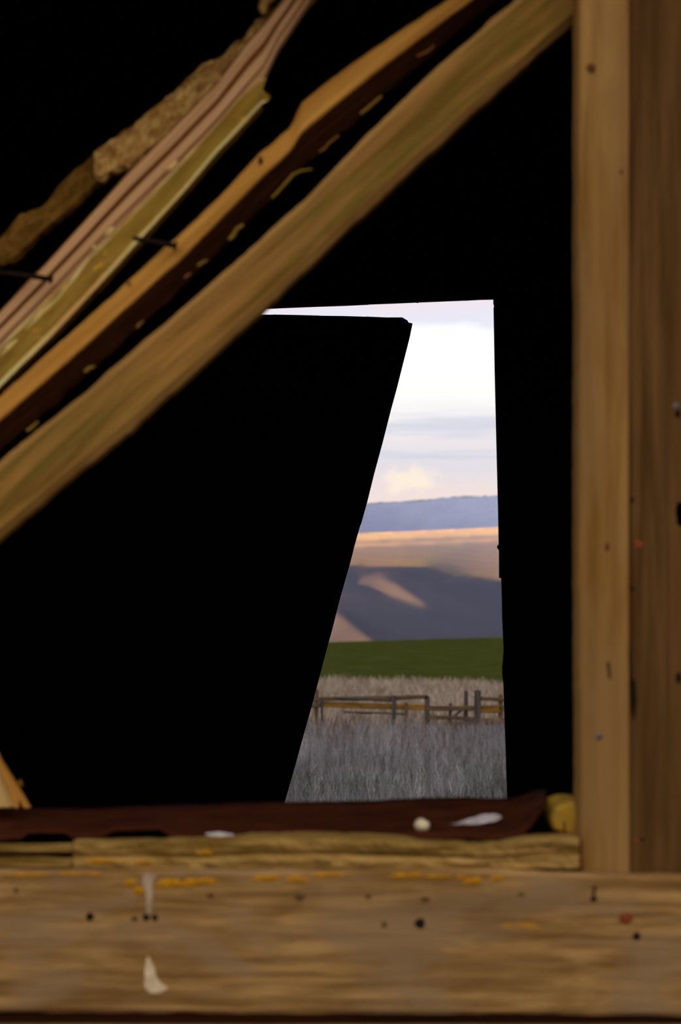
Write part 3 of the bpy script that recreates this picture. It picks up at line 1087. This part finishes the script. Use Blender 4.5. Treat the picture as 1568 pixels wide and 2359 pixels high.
# rusty sheet lying on the sill, its right end curled up
back = [(-725, 1864), (-400, 1860), (0, 1861), (110, 1866), (200, 1864), (430, 1857), (520, 1854), (600, 1850), (870, 1848), (940, 1842), (1000, 1840), (1100, 1841), (1170, 1842), (1205, 1833), (1230, 1824), (1258, 1822)]
frnt = [(-725, 1936), (0, 1936), (50, 1932), (62, 1921), (150, 1919), (165, 1931), (240, 1928), (262, 1914), (370, 1912), (390, 1926), (440, 1931), (700, 1934), (1000, 1936), (1150, 1934), (1195, 1928), (1225, 1905), (1258, 1850)]
v, f = [], []
wv = Wob(77)
NS, NT = 170, 9
for i in range(NS):
    s = -725 + (1258 + 725) * i / (NS - 1)
    for j in range(NT):
        t = j / (NT - 1)
        py = interp(frnt, s) * (1 - t) + interp(back, s) * t + 1.2 * wv(s / 25 + 9 * j)
        Y = 3.045 + .26 * t + .006 * wv(s / 40 + 31 * j)
        v.append(P(s, py, Y))
for i in range(NS - 1):
    for j in range(NT - 1):
        f.append((i * NT + j, (i + 1) * NT + j, (i + 1) * NT + j + 1, i * NT + j + 1))
sheet = mk('metal_sheet', v, f, M['rust'], smooth=True)
so = sheet.modifiers.new('thickness', 'SOLIDIFY')
so.thickness = .003
so.offset = -1
tag(sheet, 'dark rusty metal sheet lying along the sill with a curled right end', 'metal sheet')
prism_px('bearer', [(-900, 1962), (1330, 1962), (1330, 1995), (-900, 1995)], 3.08, .24, M['inside'], wf)

st = empty('log_stub', P(1320, 1928, 3.07))
tag(st, 'yellow lichened round log end tucked behind the post', 'log')
c0 = P(1322, 1888, 3.06)
v, f = [], []
seg = 20
wv = Wob(5)
for (yy, q) in ((0.0, .80), (.004, .93), (.014, 1.0), (.16, 1.03)):
    for k in range(seg):
        a = 2 * math.pi * k / seg
        rr = .0365 * q * (1 + .03 * wv(k * .9 % seg))
        if math.sin(a) < -.6: rr *= .92
        v.append((c0.x + math.cos(a) * rr * 1.18, c0.y + yy, c0.z + math.sin(a) * rr * .85))
for j in range(3):
    for k in range(seg):
        f.append((j * seg + k, j * seg + (k + 1) % seg, (j + 1) * seg + (k + 1) % seg, (j + 1) * seg + k))
f.append(tuple(range(seg)))
f.append(tuple(range(4 * seg - 1, 3 * seg - 1, -1)))
mk('log', v, f, M['lichen_stub'], st, axis=(0, 1, 0), smooth=False)
prism_px('crack', [(1297, 1893), (1301, 1893), (1302, 1922), (1298, 1922)], c0.y - .0005, .004, M['hole'], st, axis=(0, 0, 1))

pb = blob('pebble', 972, 1902, 3.10, 18, 16, .014, M['pebble'], seg=12, rough=.12)
tag(pb, 'bright cream pebble on the rusty sheet', 'pebble')
fe = empty('feather', P(1100, 1895, 3.16))
tag(fe, 'pale grey feather lying on the rusty sheet', 'feather')
up_, lo_ = [(1048, 1897), (1080, 1886), (1110, 1877), (1140, 1874), (1155, 1880)], [(1048, 1899), (1080, 1899), (1110, 1897), (1140, 1892), (1155, 1884)]
board('vane', up_, lo_, 1048, 1154, 16, [(0, .003), (.3, 0), (.7, 0), (1, -.003)], 3.13, .004, M['flake'], jit=(1.5, 1.5), jfreq=12, seed=61, parent=fe)
tube('quill', [P(1040, 1899, 3.13), P(1060, 1896, 3.128), P(1090, 1890, 3.127)], [.0008, .001, .0008], M['flake'], fe, 6)
fl = board('paint_flake', [(474, 1919), (500, 1917), (536, 1921)], [(474, 1923), (500, 1927), (536, 1926)], 474, 536, 10, [(0, .002), (.5, 0), (1, 0)], 3.035, .003, M['flake'], jit=(1.5, 1.5), jfreq=10, seed=62)
tag(fl, 'thin white flake at the front edge of the rusty sheet', 'flake')

# leaning boards in the lower left corner
b1 = prism_px('broken_board', [(-190, 1500), (-60, 1660), (-10, 1768), (0, 1786), (25, 1836), (34, 1860), (-190, 1866)], 3.20, .025, M['pale'], axis=(.45, 0, -1), bevel=.002)
tag(b1, 'wide pale broken board leaning in the lower left corner', 'board')
b2 = prism_px('batten', [(-120, 1520), (-60, 1628), (0, 1752), (30, 1800), (52, 1836), (67, 1862), (53, 1862), (44, 1842), (42, 1862), (34, 1862), (20, 1822), (0, 1778), (-60, 1660), (-135, 1530)], 3.17, .022, M['tan'], axis=(.5, 0, -1), bevel=.0015)
tag(b2, 'narrow brown batten along the pale board in the lower left corner', 'batten')
b3 = blob('wood_chip', 46, 1806, 3.19, 7, 9, .004, M['rough_dark'])
tag(b3, 'tiny dark wood chip on the edge of the lower left batten', 'chip')

# ------------------------------------------------------------------ fallen boards across the opening
# the broad beam nearest to us
e_up = [(-100, 1148), (0, 1062), (200, 900), (500, 640), (700, 462), (850, 305), (1000, 158), (1190, -4), (1330, -120)]
e_lo = [(-100, 1330), (0, 1243), (130, 1128), (300, 990), (500, 810), (700, 624), (880, 452), (1100, 250), (1230, 130), (1330, 46)]
beam = board('beam', e_up, e_lo, -300, 1560, 150, [(0, .012), (.10, 0), (.5, .0012), (.86, 0), (1, .012)], 3.12, .05,
             [M['beam_green'], M['beam_edge']], smat=[1, 0, 0, 1, 0, 0], jit=(3.5, 5), jfreq=42, ext0=(-2350, -.90), seed=71)
tag(beam, 'broad greenish grey diagonal beam running up behind the post', 'beam')

# the split rail with a tan upper face and a dark red-brown lower face
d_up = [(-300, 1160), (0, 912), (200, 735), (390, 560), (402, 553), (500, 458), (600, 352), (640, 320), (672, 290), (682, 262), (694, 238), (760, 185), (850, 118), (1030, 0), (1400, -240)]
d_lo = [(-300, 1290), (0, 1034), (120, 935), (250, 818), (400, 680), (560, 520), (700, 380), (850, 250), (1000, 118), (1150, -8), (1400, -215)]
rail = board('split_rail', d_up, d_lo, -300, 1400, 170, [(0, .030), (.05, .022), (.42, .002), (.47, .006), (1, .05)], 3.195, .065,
             [M['tan'], M['umber']], smat=[0, 0, 0, 1, 1, 1, 0], jit=(2.2, 7), jfreq=26, ext0=(-2400, -.86), seed=81)
tag(rail, 'diagonal split rail with tan upper face and dark red-brown lower face', 'rail')
for n_, (pts, rad) in enumerate([([(626, 456), (640, 442), (655, 425), (675, 402), (695, 393), (718, 390)], 4), ([(830, 262), (846, 250), (862, 236), (878, 222)], 4.5),
                                 ([(527, 552), (538, 542), (545, 528), (560, 518)], 6), ([(195, 857), (206, 848), (218, 845)], 5), ([(62, 993), (75, 984), (88, 972)], 5),
                                 ([(315, 755), (322, 746), (330, 740)], 4), ([(735, 350), (748, 342), (757, 330), (780, 312)], 3), ([(455, 612), (468, 604), (478, 600)], 4), ([(960, 130), (985, 118), (1000, 104)], 3),
                                 ([(425, 640), (432, 634), (440, 630)], 3)]):
    m_ = len(pts)
    tube('splinter', [P(a, b, 3.205 + .004 * (i % 2)) for i, (a, b) in enumerate(pts)], [rad * 2.1 / F * (.6 + .7 * math.sin(math.pi * (i + .6) / m_)) for i in range(m_)], M['moss'] if n_ not in (5, 6, 8, 9) else M['groove'], rail, 6, False)
blob('knot', 600, 370, 3.207, 5, 10, .002, M['hole'], rail)
blob('knot', 296, 652, 3.207, 6, 5, .002, M['groove'], rail)

# the mossy plank with the jagged end
c_up = [(-300, 1100), (0, 800), (130, 670), (270, 528), (400, 395), (500, 285), (560, 215), (606, 178), (612, 176)]
c_lo = [(-300, 1190), (0, 893), (120, 775), (220, 668), (320, 556), (420, 447), (500, 352), (560, 290), (612, 232)]
moss = board('mossy_plank', c_up, c_lo, -300, 611, 120, [(0, .004), (.06, 0), (.45, .001), (.82, 0), (.97, -.010), (1, -.006)], 3.278, .03,
             [M['moss'], M['pale']], smat=[1, 0, 0, 1, 1, 0, 0], jit=(3, 3), jfreq=26, ext0=(-2300, -.95), seed=91, endjag=(0, 15))
tag(moss, 'mossy diagonal plank with pale lower edge and jagged broken upper end', 'plank')

for pts in ([(60, 762), (95, 722), (130, 690), (160, 655), (178, 632), (192, 612), (206, 592)], [(214, 574), (221, 568)], [(243, 545), (252, 534), (262, 522)], [(384, 392), (394, 384), (408, 372)], [(0, 822), (20, 800), (40, 782)]):
    tube('chip', [P(a, b, 3.279) for a, b in pts], [.0032 + .0022 * math.sin(i * 1.9) for i in range(len(pts))], M['pale'], moss, 6)

# the grooved pinkish plank, bent upwards
p_up = [(-300, 1020), (0, 715), (100, 612), (200, 502), (300, 392), (400, 292), (500, 190), (570, 95), (610, 52), (660, -12), (760, -160)]
p_lo = [(-300, 1105), (0, 806), (130, 676), (270, 533), (400, 405), (500, 300), (560, 232), (605, 182), (640, 110), (680, 50), (716, -2), (800, -130)]
pink = board('grooved_plank', p_up, p_lo, -300, 760, 120, [(0, .008), (.05, 0), (.34, 0), (.40, .009), (.45, .009), (.50, 0), (.74, 0), (.78, .005), (.82, 0), (1, .004)], 3.315, .03,
             [M['pink'], M['groove']], smat=[1, 0, 1, 1, 1, 0, 0, 1, 0, 0, 0], jit=(3, 2), jfreq=60, ext0=(-2300, -.97), ext1=(1100, -1.3), seed=101)
tag(pink, 'pinkish grey grooved diagonal plank bending up towards the roof', 'plank')

# torn rough board and the one below it, whose shade is put into a darker colour
a_up = [(216, 348), (225, 342), (262, 320), (300, 299), (306, 292), (335, 262), (380, 225), (420, 192), (430, 180), (462, 152), (480, 138), (515, 125), (560, 85), (575, 62), (610, 35), (680, -30)]
a_lo = [(216, 400), (232, 418), (260, 402), (300, 385), (350, 350), (450, 255), (560, 165), (680, 40)]
torn = board('torn_board', a_up, a_lo, 217, 680, 80, [(0, .014), (.12, .002), (.35, 0), (.6, .004), (.85, .002), (1, .012)], 3.37, .03, M['rough'], jit=(7, 5), jfreq=16, yj=.008, seed=111, endjag=(6, 0), ext1=(1050, -.95))
tag(torn, 'rough torn board with ragged upper edge behind the grooved plank', 'board')
k_up = [(-300, 790), (-80, 610), (0, 545), (50, 493), (100, 478), (145, 418), (220, 352), (330, 268), (480, 145)]
k_lo = [(-300, 868), (-80, 682), (0, 612), (40, 600), (100, 538), (150, 500), (220, 432), (330, 350), (480, 235)]
drk = board('rough_slab', k_up, k_lo, -300, 480, 90, [(0, .012), (.12, .002), (.35, 0), (.6, .004), (.85, .002), (1, .012)], 3.415, .03, M['rough_dark'], jit=(7, 6), jfreq=22, yj=.006, ext0=(-2300, -.83), seed=121)
tag(drk, 'rough dark brown slab at the far left, below the torn board', 'board')
spl = board('hanging_splinter', [(-140, 640), (-40, 604), (-10, 597), (22, 595), (32, 601)], [(-140, 690), (-40, 650), (-10, 640), (8, 622), (32, 612)], -140, 31, 24, [(0, .006), (.3, 0), (.7, .002), (1, .008)], 3.33, .02, M['rough'], vertical=True, jit=(4, 4), jfreq=14, seed=131, ext0=(-520, -.32))
tag(spl, 'short splintered stub hanging at the top edge above the torn board', 'splinter')
# rusty nails left between the boards
for pts, Y, lab in (([(-60, 622), (0, 628), (50, 633), (116, 643)], 3.27, 'long rusty nail sticking out over the grooved plank'),
                    ([(306, 549), (340, 554), (370, 560), (402, 566)], 3.19, 'long rusty nail between the mossy plank and the split rail')):
    e = tag(empty('nail', P(*pts[0], Y)), lab, 'nail')
    n0 = len(pts)
    tube('shank', [P(a, b, Y) for a, b in pts], [.0042, .0045, .005, .0052], M['iron'], e, 8)
    a, b = P(*pts[-1], Y), P(pts[-1][0] + 4, pts[-1][1] + 1, Y)
    tube('nail_head', [a, b], [.009, .009], M['iron'], e, 10, False)
